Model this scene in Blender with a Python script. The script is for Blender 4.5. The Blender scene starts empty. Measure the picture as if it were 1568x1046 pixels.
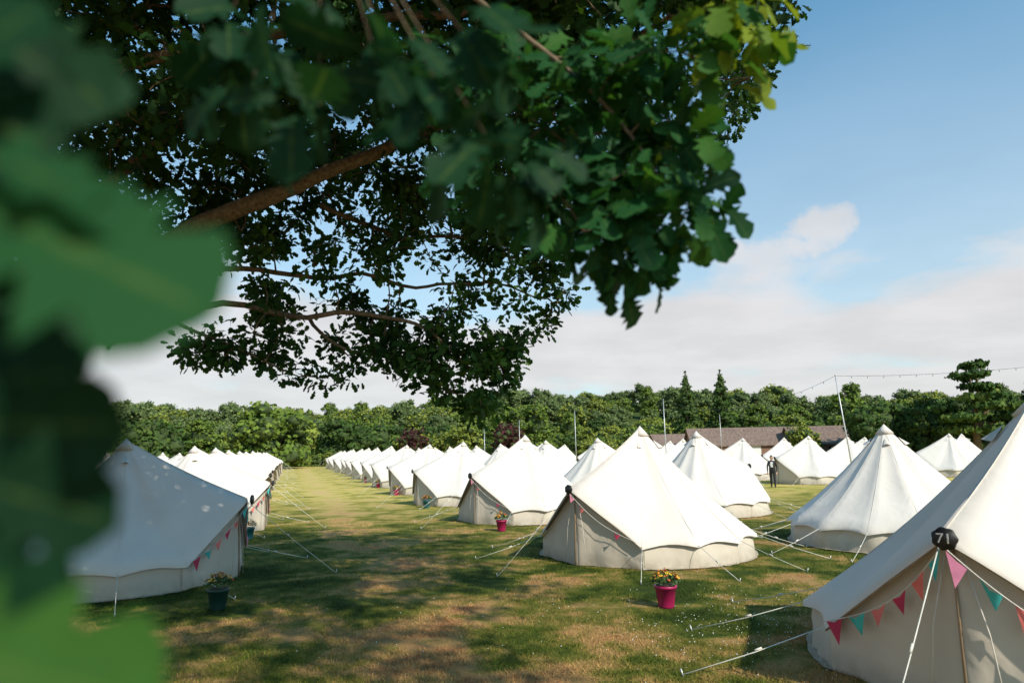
import bpy, math, random, bmesh
import numpy as np
from mathutils import Vector, Matrix, Euler, noise as mnoise
rng=np.random.default_rng(7); random.seed(7)
scn=bpy.context.scene
COL=scn.collection
R=math.radians

# ---------------------------------------------------------------- materials
def new_mat(name):
    m=bpy.data.materials.new(name); m.use_nodes=True
    nt=m.node_tree; b=nt.nodes['Principled BSDF']
    return m,nt,b
def N(nt,t,**k):
    n=nt.nodes.new(t)
    for a,v in k.items(): setattr(n,a,v)
    return n
def ramp(nt,stops):
    r=N(nt,'ShaderNodeValToRGB'); e=r.color_ramp.elements
    while len(e)<len(stops): e.new(0.5)
    for i,(p,c) in enumerate(stops):
        e[i].position=p; e[i].color=(*c,1)
    return r
def simple(name,col,rough=.6,metal=0,var=.15,scale=8,bump=0.0):
    m,nt,b=new_mat(name)
    tc=N(nt,'ShaderNodeTexCoord'); nz=N(nt,'ShaderNodeTexNoise'); nz.inputs['Scale'].default_value=scale; nz.inputs['Detail'].default_value=4
    nt.links.new(tc.outputs['Object'],nz.inputs['Vector'])
    r=ramp(nt,[(.3,tuple(c*(1-var) for c in col)),(.7,tuple(min(1,c*(1+var)) for c in col))])
    nt.links.new(nz.outputs['Fac'],r.inputs['Fac']); nt.links.new(r.outputs['Color'],b.inputs['Base Color'])
    b.inputs['Roughness'].default_value=rough; b.inputs['Metallic'].default_value=metal
    if bump:
        bp=N(nt,'ShaderNodeBump'); bp.inputs['Strength'].default_value=bump; bp.inputs['Distance'].default_value=.02
        nt.links.new(nz.outputs['Fac'],bp.inputs['Height']); nt.links.new(bp.outputs['Normal'],b.inputs['Normal'])
    return m
def leaf_mat(name,stops,trans=.35,rough=.5,rib=False,tmul=1.6,spec=.35):
    m,nt,b=new_mat(name)
    at=N(nt,'ShaderNodeAttribute',attribute_name='rnd')
    r=ramp(nt,stops); nt.links.new(at.outputs['Fac'],r.inputs['Fac'])
    col=r.outputs['Color']
    if rib:
        a2=N(nt,'ShaderNodeAttribute',attribute_name='rib')
        rr=ramp(nt,[(.88,(0,0,0)),(1,(.45,.45,.45))]); nt.links.new(a2.outputs['Fac'],rr.inputs['Fac'])
        mx=N(nt,'ShaderNodeMixRGB'); mx.inputs[2].default_value=(.09,.15,.035,1)
        nt.links.new(rr.outputs['Color'],mx.inputs[0]); nt.links.new(col,mx.inputs[1]); col=mx.outputs[0]
    nt.links.new(col,b.inputs['Base Color']); b.inputs['Roughness'].default_value=rough
    b.inputs['Specular IOR Level'].default_value=spec
    if trans<=0: return m
    tr=N(nt,'ShaderNodeBsdfTranslucent')
    mul=N(nt,'ShaderNodeMixRGB',blend_type='MULTIPLY'); mul.inputs[0].default_value=1; mul.inputs[2].default_value=(tmul*1.25,tmul*1.2,tmul*.5,1)
    nt.links.new(col,mul.inputs[1]); nt.links.new(mul.outputs[0],tr.inputs['Color'])
    ms=N(nt,'ShaderNodeMixShader'); ms.inputs[0].default_value=trans
    nt.links.new(b.outputs[0],ms.inputs[1]); nt.links.new(tr.outputs[0],ms.inputs[2])
    nt.links.new(ms.outputs[0],nt.nodes['Material Output'].inputs['Surface'])
    return m

def canvas(name,col,trans=.1):
    m,nt,b=new_mat(name)
    tc=N(nt,'ShaderNodeTexCoord')
    nz=N(nt,'ShaderNodeTexNoise'); nz.inputs['Scale'].default_value=1.1; nz.inputs['Detail'].default_value=5
    nt.links.new(tc.outputs['Object'],nz.inputs['Vector'])
    r=ramp(nt,[(.3,tuple(c*.92 for c in col)),(.65,col)])
    nt.links.new(nz.outputs['Fac'],r.inputs['Fac'])
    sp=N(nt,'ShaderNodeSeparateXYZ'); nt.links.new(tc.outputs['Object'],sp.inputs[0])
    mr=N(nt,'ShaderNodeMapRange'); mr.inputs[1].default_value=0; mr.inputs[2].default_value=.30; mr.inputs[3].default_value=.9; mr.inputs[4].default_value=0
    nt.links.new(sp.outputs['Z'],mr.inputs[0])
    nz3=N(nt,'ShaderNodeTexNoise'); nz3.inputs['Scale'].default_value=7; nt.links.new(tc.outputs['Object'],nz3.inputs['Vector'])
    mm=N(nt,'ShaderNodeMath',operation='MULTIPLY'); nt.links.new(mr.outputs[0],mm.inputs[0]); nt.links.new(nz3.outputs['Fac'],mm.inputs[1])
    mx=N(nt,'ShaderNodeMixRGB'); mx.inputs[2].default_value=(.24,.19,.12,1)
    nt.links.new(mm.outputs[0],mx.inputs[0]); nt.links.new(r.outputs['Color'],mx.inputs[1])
    nt.links.new(mx.outputs[0],b.inputs['Base Color'])
    b.inputs['Roughness'].default_value=.85; b.inputs['Specular IOR Level'].default_value=.15
    n2=N(nt,'ShaderNodeTexNoise'); n2.inputs['Scale'].default_value=2.2; n2.inputs['Detail'].default_value=3; n2.inputs['Distortion'].default_value=.6
    nt.links.new(tc.outputs['Object'],n2.inputs['Vector'])
    bp=N(nt,'ShaderNodeBump'); bp.inputs['Strength'].default_value=.45; bp.inputs['Distance'].default_value=.05
    nt.links.new(n2.outputs['Fac'],bp.inputs['Height']); nt.links.new(bp.outputs['Normal'],b.inputs['Normal'])
    if trans<=0: return m
    tr=N(nt,'ShaderNodeBsdfTranslucent'); tr.inputs['Color'].default_value=(.8,.70,.55,1)
    ms=N(nt,'ShaderNodeMixShader'); ms.inputs[0].default_value=trans
    nt.links.new(b.outputs[0],ms.inputs[1]); nt.links.new(tr.outputs[0],ms.inputs[2])
    nt.links.new(ms.outputs[0],nt.nodes['Material Output'].inputs['Surface'])
    return m

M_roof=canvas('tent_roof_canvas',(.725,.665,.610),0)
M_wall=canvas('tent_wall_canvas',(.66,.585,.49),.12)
M_seam=simple('tent_seam',(.68,.62,.55),.85)
M_trim=simple('tent_brown_trim',(.30,.21,.13),.8)
M_rope=simple('guy_rope',(.70,.68,.62),.8)
M_black=simple('black_sign',(.012,.012,.014),.5)
M_white=simple('white_paint',(.8,.8,.78),.5)
M_metal=simple('pole_metal',(.55,.55,.55),.45,.6)
FL=[simple('flag_pink',(.72,.25,.40),.8),simple('flag_teal',(.05,.40,.38),.8),simple('flag_coral',(.72,.17,.15),.8),
    simple('flag_red',(.50,.03,.09),.8),simple('flag_yellow',(.72,.55,.12),.8),simple('flag_lilac',(.50,.35,.60),.8)]
M_bark=simple('oak_bark',(.14,.100,.060),.9,0,.5,22,.8)
M_leaf=leaf_mat('oak_leaf',[(0,(.010,.032,.009)),(.6,(.022,.066,.013)),(1,(.070,.130,.018))],.25,.6,False,1.7,.15)
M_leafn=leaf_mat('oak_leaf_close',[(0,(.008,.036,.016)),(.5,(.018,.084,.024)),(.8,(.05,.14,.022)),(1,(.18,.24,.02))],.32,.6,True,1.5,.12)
M_dist=leaf_mat('distant_foliage',[(0,(.090,.140,.026)),(.5,(.135,.200,.036)),(1,(.21,.255,.05))],0,.85,False,1.3,.05)
M_distb=leaf_mat('olive_foliage',[(0,(.135,.170,.028)),(.5,(.195,.235,.042)),(1,(.28,.29,.06))],0,.85,False,1.3,.05)
M_distd=leaf_mat('dark_foliage',[(0,(.030,.062,.018)),(.5,(.056,.102,.026)),(1,(.105,.150,.035))],0,.85,False,1.3,.05)
M_disth=leaf_mat('hazed_hill_foliage',[(0,(.105,.150,.060)),(.5,(.150,.200,.072)),(1,(.205,.245,.09))],0,.85,False,1.3,.05)  # paler, duller green puts distance haze into the leaf colour
M_purp=leaf_mat('purple_foliage',[(0,(.040,.014,.018)),(.5,(.070,.028,.030)),(1,(.10,.04,.04))],0,.85,False,1.0,.05)
M_core=simple('crown_shade_fill',(.045,.072,.018),.95,0,.4,1.5)  # dark green fill added inside crowns to block light, not wood

# ---------------------------------------------------------------- mesh helpers
class MB:
    def __init__(s): s.v=[]; s.f=[]; s.m=[]
    def add(s,vs,fs,mat):
        o=len(s.v); s.v.extend([tuple(v) for v in vs])
        for f in fs: s.f.append([i+o for i in f]); s.m.append(mat)
    def tube(s,pts,rad,n=6,mat=0,cap=True):
        pts=[Vector(p) for p in pts]
        if not hasattr(rad,'__len__'): rad=[rad]*len(pts)
        vs=[];fs=[]
        t0=(pts[1]-pts[0]).normalized()
        up=Vector((0,0,1)) if abs(t0.z)<.9 else Vector((1,0,0))
        a=t0.cross(up).normalized()
        for i,p in enumerate(pts):
            t=(pts[min(i+1,len(pts)-1)]-pts[max(i-1,0)])
            if t.length<1e-9: t=t0
            t=t.normalized(); a=(a-t*a.dot(t))
            a=a.normalized() if a.length>1e-6 else t.orthogonal().normalized()
            b=t.cross(a)
            for k in range(n):
                an=2*math.pi*k/n
                vs.append(p+(a*math.cos(an)+b*math.sin(an))*rad[i])
        for i in range(len(pts)-1):
            for k in range(n):
                k2=(k+1)%n
                fs.append([i*n+k,i*n+k2,(i+1)*n+k2,(i+1)*n+k])
        if cap:
            fs.append(list(range(n))[::-1]); fs.append([(len(pts)-1)*n+k for k in range(n)])
        s.add(vs,fs,mat)
    def box(s,c,d,mat,rot=None):
        vs=[]
        for x in(-.5,.5):
            for y in(-.5,.5):
                for z in(-.5,.5):
                    v=Vector((x*d[0],y*d[1],z*d[2]))
                    if rot: v=rot@v
                    vs.append(v+Vector(c))
        s.add(vs,[[0,1,3,2],[4,6,7,5],[0,4,5,1],[2,3,7,6],[0,2,6,4],[1,5,7,3]],mat)
    def mesh(s,name,mats,smooth=True):
        me=bpy.data.meshes.new(name); me.from_pydata(s.v,[],s.f)
        for m in mats: me.materials.append(m)
        me.polygons.foreach_set('material_index',s.m)
        me.polygons.foreach_set('use_smooth',[smooth]*len(s.f)); me.update()
        return me
def obj(name,me,loc=(0,0,0),rot=0,parent=None,sc=1):
    o=bpy.data.objects.new(name,me); COL.objects.link(o); o.location=loc; o.rotation_euler=(0,0,rot)
    o.scale=(sc,)*3 if not hasattr(sc,'__len__') else sc
    if parent: o.parent=parent
    return o
def empty(name,loc=(0,0,0)):
    e=bpy.data.objects.new(name,None); COL.objects.link(e); e.location=loc; e.empty_display_size=.2; return e

def np_mesh(name,V,faces_tpl,M,k,attrs,mat,smooth=False):
    me=bpy.data.meshes.new(name)
    tot=np.array([len(f) for f in faces_tpl]); flat=np.concatenate([np.array(f) for f in faces_tpl])
    loops=(np.arange(M)[:,None]*k+flat[None,:]).ravel().astype(np.int32)
    lt=np.tile(tot,M).astype(np.int32); ls=np.concatenate([[0],np.cumsum(lt)[:-1]]).astype(np.int32)
    me.vertices.add(M*k); me.vertices.foreach_set('co',V.astype(np.float32).ravel())
    me.loops.add(len(loops)); me.loops.foreach_set('vertex_index',loops)
    me.polygons.add(len(lt)); me.polygons.foreach_set('loop_start',ls)
    try: me.polygons.foreach_set('loop_total',lt)
    except Exception: pass
    if smooth: me.polygons.foreach_set('use_smooth',np.ones(len(lt),dtype=bool))
    for n,a in attrs.items():
        at=me.attributes.new(n,'FLOAT','POINT'); at.data.foreach_set('value',a.astype(np.float32).ravel())
    me.update(calc_edges=True); me.validate()
    me.materials.append(mat)
    return me
def nrm(a): return a/np.maximum(np.linalg.norm(a,axis=-1,keepdims=True),1e-9)
half=[(.15,.07),(.28,.21),(.38,.12),(.55,.33),(.66,.20),(.82,.28),(1,.08)]
T_mid=np.array([(0,0,0)]+[(x,y,-.18*x*x+.15*y) for x,y in half]+[(x,-y,-.18*x*x+.15*y) for x,y in half[::-1]])
F_mid=[list(range(15))]
T_low=np.array([(0,0,0),(.25,.12,0),(.4,.3,0),(.6,.15,0),(.85,.3,-.1),(1,0,-.15),(.85,-.3,-.1),(.6,-.15,0),(.4,-.3,0),(.25,-.12,0)],float); F_low=[list(range(10))]
xs=[0,.08,.18,.27,.37,.46,.57,.67,.79,.90,1.0]; ws=[.0,.03,.19,.09,.28,.13,.35,.18,.30,.21,.04]; sh=[0,0,.03,-.01,.05,-.01,.05,-.01,.04,.02,.0]
tv=[];rb=[]
for x,w,s_ in zip(xs,ws,sh):
    cz=.05*math.sin(x*5)-.16*x*x
    tv+=[(x,0,cz),(x+s_,w,cz+.16*w+.03*math.sin(x*20)),(x+s_,-w,cz+.16*w+.03*math.cos(x*17))]; rb+=[1,0,0]
T_hi=np.array(tv); RB=np.array(rb,float)
F_hi=[]
for i in range(10):
    F_hi+=[[3*i,3*i+3,3*i+4,3*i+1],[3*i,3*i+2,3*i+5,3*i+3]]
def leaves(name,P,S,A,Nn,T,F,mat,rnd=None,rib=None,smooth=False):
    M=len(P); k=len(T)
    A=nrm(A); Nn=nrm(Nn-A*(A*Nn).sum(1,keepdims=True)); B=np.cross(Nn,A)
    curl=rng.uniform(.2,1.8,(M,1,1)); wd=rng.uniform(.8,1.15,(M,1,1))
    V=P[:,None,:]+S[:,None,None]*(T[None,:,0:1]*A[:,None,:]+wd*T[None,:,1:2]*B[:,None,:]+curl*T[None,:,2:3]*Nn[:,None,:])
    if rnd is None: rnd=rng.random(M)
    at={'rnd':np.repeat(rnd,k)}
    if rib is not None: at['rib']=np.tile(rib,M)
    return np_mesh(name,V.reshape(-1,3),F,M,k,at,mat,smooth)
def clump_leaves(C,rad,n,size,upb=.8):
    K=len(C); rad=np.broadcast_to(rad,(K,))
    P=np.repeat(C,n,axis=0); D=rng.normal(size=(K*n,3)); D=nrm(D)*np.cbrt(rng.random((K*n,1)))
    D[:,2]*=.75
    P=P+D*np.repeat(rad,n)[:,None]
    A=D+rng.normal(size=D.shape)*.6+np.array([0,0,-.15])
    Nn=rng.normal(size=D.shape)*.8+np.array([0,0,upb])
    S=rng.uniform(.7,1.25,K*n)*size
    rc=np.repeat(rng.random(K),n)*.5+rng.random(K*n)*.5
    return P,S,A,Nn,rc

# ---------------------------------------------------------------- ground
def gh(x,y):
    t=min(max((y-165)/170,0),1); t=t*t*(3-2*t)
    return t*16*(1+.25*math.sin(x*.021+.6))
xsr=sorted(set([-900,-600,-400]+list(range(-300,301,20))+[400,600,900])); ysr=[-300,-100,-30]+list(range(0,420,12))+[500,700,1200,2500]
g=MB(); vs=[(x,y,gh(x,y)) for y in ysr for x in xsr]; nx=len(xsr)
g.add(vs,[[j*nx+i,j*nx+i+1,(j+1)*nx+i+1,(j+1)*nx+i] for j in range(len(ysr)-1) for i in range(nx-1)],0)
def grass_color(nt):
    ge=N(nt,'ShaderNodeNewGeometry')
    def nz(s,d=4,dist=0):
        n=N(nt,'ShaderNodeTexNoise'); n.inputs['Scale'].default_value=s; n.inputs['Detail'].default_value=d; n.inputs['Distortion'].default_value=dist
        nt.links.new(ge.outputs['Position'],n.inputs['Vector']); return n.outputs['Fac']
    a=nz(.60,5,.6); b_=nz(2.3,5); c=nz(22,3)
    def mth(op,x,y):
        n=N(nt,'ShaderNodeMath',operation=op)
        for i,q in enumerate((x,y)):
            if isinstance(q,(int,float)): n.inputs[i].default_value=q
            else: nt.links.new(q,n.inputs[i])
        return n.outputs[0]
    s=mth('ADD',mth('MULTIPLY',a,.58),mth('ADD',mth('MULTIPLY',b_,.28),mth('MULTIPLY',c,.14)))
    sp=N(nt,'ShaderNodeSeparateXYZ'); nt.links.new(ge.outputs['Position'],sp.inputs[0])
    def mrg(v,a,b,c,d):
        mr=N(nt,'ShaderNodeMapRange'); nt.links.new(v,mr.inputs[0])
        for i,q in enumerate((a,b,c,d)): mr.inputs[i+1].default_value=q
        return mr.outputs[0]
    d=mth('ADD',mth('ADD',sp.outputs['X'],mth('MULTIPLY',sp.outputs['Y'],.322)),-2.2)
    d=mth('ABSOLUTE',mth('ADD',d,0),0)
    s=mth('ADD',s,mrg(d,.2,1.4,.075,.0))
    s=mth('ADD',s,mrg(sp.outputs['Y'],7,12,.075,.008))
    r=ramp(nt,[(.43,(.030,.050,.007)),(.49,(.075,.096,.012)),(.545,(.18,.150,.034)),(.60,(.38,.225,.088)),(.69,(.32,.155,.066))])
    nt.links.new(s,r.inputs['Fac'])
    r2=ramp(nt,[(.40,(.19,.19,.028)),(.48,(.42,.35,.075)),(.55,(.60,.46,.14)),(.66,(.60,.40,.18))]); nt.links.new(s,r2.inputs['Fac'])  # far field ramp is brighter, its sunlit look painted into the grass colour
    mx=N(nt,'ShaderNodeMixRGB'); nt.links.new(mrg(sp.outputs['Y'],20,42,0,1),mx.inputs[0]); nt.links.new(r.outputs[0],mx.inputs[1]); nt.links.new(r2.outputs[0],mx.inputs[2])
    mz=N(nt,'ShaderNodeMixRGB'); nt.links.new(mrg(sp.outputs['Y'],140,146,0,1),mz.inputs[0]); nt.links.new(mx.outputs[0],mz.inputs[1]); mz.inputs[2].default_value=(.06,.085,.022,1)
    return mz.outputs[0],c
m,nt,b=new_mat('grass_ground'); c,h=grass_color(nt); nt.links.new(c,b.inputs['Base Color']); b.inputs['Roughness'].default_value=.95; b.inputs['Specular IOR Level'].default_value=.1
bp=N(nt,'ShaderNodeBump'); bp.inputs['Strength'].default_value=.7; bp.inputs['Distance'].default_value=.04; nt.links.new(h,bp.inputs['Height']); nt.links.new(bp.outputs['Normal'],b.inputs['Normal'])
obj('ground',g.mesh('ground',[m]))
m2,nt,b=new_mat('grass_blades'); c,h=grass_color(nt)
at=N(nt,'ShaderNodeAttribute',attribute_name='rnd'); mr=N(nt,'ShaderNodeMapRange'); mr.inputs[3].default_value=.6; mr.inputs[4].default_value=1.65; nt.links.new(at.outputs['Fac'],mr.inputs[0])
vm=N(nt,'ShaderNodeVectorMath',operation='SCALE'); nt.links.new(c,vm.inputs[0]); nt.links.new(mr.outputs[0],vm.inputs['Scale']); nt.links.new(vm.outputs[0],b.inputs['Base Color'])
b.inputs['Roughness'].default_value=.8; b.inputs['Specular IOR Level'].default_value=.12
M=230000
yy=7+20*rng.random(M)**1.6; xx=(rng.random(M)*2-1)*(yy*.85+1)
keep=np.array([mnoise.noise(Vector((x*1.1,y*1.1,0)))>-.25+.3*r_ for x,y,r_ in zip(xx,yy,rng.random(M)-.5)])
xx=xx[keep];yy=yy[keep];M=len(xx)
P=np.stack([xx,yy,np.zeros(M)],1)
an=rng.random(M)*6.28; H=rng.uniform(.015,.06,M); W=rng.uniform(.005,.010,M)*(1+yy*.03)
lean=rng.normal(size=(M,2))*.6
V=np.zeros((M,3,3)); V[:]=P[:,None,:]
V[:,0,0]-=np.cos(an)*W/2; V[:,0,1]-=np.sin(an)*W/2; V[:,1,0]+=np.cos(an)*W/2; V[:,1,1]+=np.sin(an)*W/2
V[:,2,0]+=lean[:,0]*H; V[:,2,1]+=lean[:,1]*H; V[:,2,2]+=H
obj('grass',np_mesh('grass',V.reshape(-1,3),[[0,1,2]],M,3,{'rnd':np.repeat(rng.random(M),3)},m2))
M=420
cx=np.concatenate([rng.normal(3.2,1.1,320),rng.uniform(-6,6,100)]); cy=np.concatenate([rng.normal(9.9,1.3,320),7.5+9*rng.random(100)])
cz=rng.uniform(.03,.06,M)
oc=np.array([(1,0,0),(-1,0,0),(0,1,0),(0,-1,0),(0,0,1),(0,0,-1)])*.008
V=np.stack([cx,cy,cz],1)[:,None,:]+oc[None]*rng.uniform(.6,1.2,(M,1,1))
obj('clover_flowers',np_mesh('clover_flowers',V.reshape(-1,3),[[0,2,4],[2,1,4],[1,3,4],[3,0,4],[2,0,5],[1,2,5],[3,1,5],[0,3,5]],M,6,{},M_white))

# ---------------------------------------------------------------- bell tent
PK=2.98; EV=.50; RR=2.56; HA=R(35)
AP=Vector((2.64,0,1.66))
CORN=[HA+i*(2*math.pi-2*HA)/11 for i in range(12)]
def tent_mesh(flags=2,pegy=.1):
    b=MB()
    peak=Vector((0,0,PK)); corner=lambda a,r=RR,z=EV: Vector((r*math.cos(a),r*math.sin(a),z))
    NT=10
    rim=[]
    sub=6
    for i in range(11):
        for k in range(sub):
            f=k/sub; a=CORN[i]+(CORN[i+1]-CORN[i])*f
            rim.append((corner(a,RR*(1-.06*math.sin(math.pi*f)),EV+.075*math.sin(math.pi*f)),math.sin(math.pi*f),False))
    cL=corner(CORN[11]); cR=corner(CORN[0])
    ns=8
    for k in range(ns):
        s=-1+k/ns; q=AP.lerp(cL,abs(s)**.92); rim.append((q,0,True))
    for k in range(ns):
        s=k/ns; q=AP.lerp(cR,s**.92 if s>0 else 0); rim.append((q,0,True))
    n=len(rim); vs=[];fs=[]
    for j in range(NT+1):
        t=.03+.97*j/NT
        for i,(q,w,d) in enumerate(rim):
            p=peak.lerp(q,t)
            p.z-=(.15 if not d else .06)*math.sin(math.pi*t)
            rr=1-.045*w*math.sin(math.pi*min(t,1))
            p.x*=rr; p.y*=rr
            p.z+=mnoise.noise(Vector((p.x*1.5,p.y*1.5,p.z*1.5)))*.02*t
            vs.append(p)
    for j in range(NT):
        for i in range(n):
            i2=(i+1)%n; fs.append([j*n+i,(j+1)*n+i,(j+1)*n+i2,j*n+i2])
    o=len(vs)
    for i,(q,w,d) in enumerate(rim):
        p=Vector(vs[NT*n+i]); r=Vector((p.x,p.y,0)).normalized()
        vs.append(p+r*.012+Vector((0,0,-.075 if not d else -.05)))
    for i in range(n):
        i2=(i+1)%n; fs.append([NT*n+i,o+i,o+i2,NT*n+i2])
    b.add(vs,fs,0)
    aw=[CORN[0]+(CORN[11]-CORN[0])*k/88 for k in range(89)]
    vs=[];fs=[]
    for j in range(6):
        z=EV*(1-j/5)
        for k,a in enumerate(aw):
            f=(k%8)/8
            fold=.022*math.sin(k*2.3+j*.5)*(j/5)+.025*mnoise.noise(Vector((k*.7,j*.6,3)))
            r=RR*(1-.06*math.sin(math.pi*f)*(1-j/5))-.09+.02*(j/5)+fold
            zz=z+(.07*math.sin(math.pi*f) if j==0 else 0)+(.004 if j==5 else 0)
            vs.append(corner(a,r,zz))
    for j in range(5):
        for k in range(88): fs.append([j*89+k,(j+1)*89+k,(j+1)*89+k+1,j*89+k+1])
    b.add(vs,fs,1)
    vs=[];fs=[]
    for k,a in enumerate(aw):
        vs.append(corner(a,RR-.08,.03)); vs.append(corner(a,RR+.0+.04*mnoise.noise(Vector((k*.4,0,1))),.012+.02*abs(math.sin(k*1.7))))
    for k in range(88): fs.append([2*k,2*k+1,2*k+3,2*k+2])
    b.add(vs,fs,1)
    A2=AP+Vector((-.18,0,-.05)); ns=24; rows=8; vs=[];fs=[]
    for j in range(rows+1):
        for k in range(ns+1):
            s=-1+2*k/ns
            c=(cL if s<0 else cR)+Vector((-.08,0,-.03)); top=A2.lerp(c,abs(s)**.95)
            bot=Vector((top.x+.03*(1-abs(s)),top.y*1.0,.01))
            p=top.lerp(bot,j/rows)
            p.x+=.035*math.sin(s*13+j*.3)*(j/rows)*(1-abs(s)*.5)+.025*mnoise.noise(Vector((s*5,j*.8,9)))
            vs.append(p)
    for j in range(rows):
        for k in range(ns): fs.append([j*(ns+1)+k,(j+1)*(ns+1)+k,(j+1)*(ns+1)+k+1,j*(ns+1)+k+1])
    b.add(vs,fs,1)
    fx=A2.x+.035
    b.tube([(fx-.02,0,1.56),(fx,.0,.9),(fx+.03,.0,.02)],[.014]*3,6,3)
    b.tube([(fx-.02,.07,1.45),(fx,.22,.8),(fx+.0,.30,.02)],[.006]*3,5,2)
    b.tube([(fx-.02,-.07,1.45),(fx,-.22,.8),(fx+.0,-.30,.02)],[.006]*3,5,2)
    for c in(cL,cR):
        b.tube([AP+Vector((-.02,0,-.06)),AP.lerp(c,.5)+Vector((0,0,-.06)),c+Vector((0,0,-.06))],[.012]*3,5,3)
    for a in CORN:
        c=corner(a); pts=[]
        for j in range(NT+1):
            t=.03+.97*j/NT; p=peak.lerp(c,t); p.z-=.15*math.sin(math.pi*t)-.001; pts.append(p)
        b.tube(pts,.0045,4,2)
    pts=[]
    for j in range(NT+1):
        t=.03+.97*j/NT; p=peak.lerp(AP,t); p.z-=.06*math.sin(math.pi*t)-.002; pts.append(p)
    b.tube(pts,.006,4,2)
    b.tube([(0,0,PK+.03),(0,0,PK-.05),(0,0,PK-.20)],[.02,.09,.22],16,0)
    b.tube([(0,0,PK),(0,0,PK+.05)],[.02,.012],8,2)
    for k in range(4):
        a=k*math.pi/2+.5; r=.42; z=PK-.50
        c=Vector((r*math.cos(a),r*math.sin(a),z)); t=Vector((-math.sin(a),math.cos(a),0)); o_=Vector((math.cos(a),math.sin(a),0))
        b.add([c-t*.09+o_*.03,c+t*.09+o_*.03,c+Vector((0,0,.20))-o_*.12,c+o_*.12+Vector((0,0,.03))],[[0,3,2],[3,1,2]],0)
        b.add([c-t*.075+o_*.035,c+t*.075+o_*.035,c+o_*.10+Vector((0,0,.02))],[[0,1,2]],3)
    def guy(p,q):
        b.tube([p,p.lerp(q,.5)+Vector((0,0,-.02)),q],.0055,5,4)
        m_=p.lerp(q,.45); b.tube([m_,m_+(q-p).normalized()*.08],.012,5,4)
        b.tube([q+Vector((0,0,-.05)),q+Vector((0,0,.06))+Vector((q.x,q.y,0)).normalized()*.03],.010,5,5)
    for i,a in enumerate(CORN):
        guy(corner(a,RR+.01,EV-.02),corner(a,4.0+.2*math.sin(i*3.1),.02))
    guy(AP+Vector((.02,-.02,-.08)),Vector((4.5,pegy,.02)))
    nv=28; vs=[]
    for sgn,x in((0,.07),(1,.095)):
        for k in range(nv):
            a=2*math.pi*k/nv; r=.10*(1+.06*math.cos(a*7)); vs.append(AP+Vector((x,.05+r*math.cos(a),-.03+r*math.sin(a))))
    fs=[list(range(nv))[::-1],list(range(nv,2*nv))]+[[k,(k+1)%nv,nv+(k+1)%nv,nv+k] for k in range(nv)]
    b.add(vs,fs,6)
    ci=0
    for side,c in((-1,cL),(1,cR)):
        s0=AP+Vector((.03,0,-.10)); s1=c+Vector((.06,0,.04)); nfl=6
        pts=[]
        for k in range(25):
            f=k/24; p=s0.lerp(s1,f); p.z-=.12*math.sin(math.pi*f); p.y-=side*.10*math.sin(math.pi*f)
            pts.append(p)
        if flags==0 or (flags==1 and side<0): continue
        b.tube(pts,.005,4,4)
        L_=.24 if flags==2 else .15
        for k in range(nfl):
            if flags==1 and k not in(0,1,4): ci+=1; continue
            f0=(k+.10)/nfl; f1=(k+(.80 if flags==2 else .62))/nfl
            P0=pts[int(f0*24)].lerp(pts[min(24,int(f0*24)+1)],f0*24%1); P1=pts[int(f1*24)].lerp(pts[min(24,int(f1*24)+1)],f1*24%1)
            tip=(P0+P1)/2+Vector((random.uniform(-.02,.05),-side*.02+random.uniform(-.04,.04),-L_*random.uniform(.8,1.1))); mid=(P0+P1)/2+Vector((.03*math.sin(k*2),0,-.03))
            b.add([P0,mid,P1,tip],[[0,1,3],[1,2,3]],7+((1,2,3,2,1,3,0,1,2,3,0,3)[ci%12] if flags==2 else (0,2,0,2,3,0)[ci%6])); ci+=1
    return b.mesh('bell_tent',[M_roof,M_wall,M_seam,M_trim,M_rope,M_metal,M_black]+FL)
TM=tent_mesh(2,.15); TM1=tent_mesh(1,-.3); TM0=tent_mesh(0,.3)
def tent(x,y,ang,sc=1,z=0,me=None): return obj('bell_tent',me or TM0,(x,y,z),ang,None,sc)
da=math.atan2(-.68,-.73)
NTX,NTY=6.15,8.1
near=tent(NTX,NTY,math.atan2(-.59,-.807),(1.06,1.06,1.0),0,TM)
for k in range(13):
    j=random.uniform(-.25,.25)
    tent(3.1-2.78*k+j*.5,17+8.65*k+j,(da if k<2 else R(-155)+random.uniform(-.1,.1)),(1,1,random.uniform(.97,1.02)),0,TM1 if k<2 else TM0)
for k in range(11):
    j=random.uniform(-.3,.3)
    tent(9.9-2.7*k+j,18.2+8.6*k+j,R(30)+random.uniform(-.2,.2),(1,1,random.uniform(.97,1.02)))
for k in range(13):
    j=random.uniform(-.2,.2)
    tent(-8.25-2.82*k+j*.5,15.0+8.6*k+j,R(-3)+random.uniform(-.08,.08),(1,1,random.uniform(.93,.97)),0,TM if k<2 else TM0)
for k in range(9):
    tent(-20.1-2.8*k,30.2+8.6*k,R(170)+random.uniform(-.2,.2),(1,1,.95))
for (x,y,a) in [(19.2,45,200),(16.9,51,200),(21.5,55,200),(11.5,47,210),(27.5,57,190),(33.5,66,190),(31.5,50,190),(35,54,200),(8.3,70,200),(14,62,200),(2.5,62,200),(6,82,200),(39,62,190),(19,75,200),(41,50,190)]:
    tent(x,y,R(a)+random.uniform(-.3,.3))
fc=bpy.data.curves.new('num','FONT'); fc.body='71'; fc.size=.125; fc.align_x='CENTER'; fc.align_y='CENTER'; fc.extrude=.002
fo=bpy.data.objects.new('num_tmp',fc); COL.objects.link(fo)
dg=bpy.context.evaluated_depsgraph_get(); fm=bpy.data.meshes.new_from_object(fo.evaluated_get(dg)); bpy.data.objects.remove(fo)
fm.materials.clear(); fm.materials.append(M_white)
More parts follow.
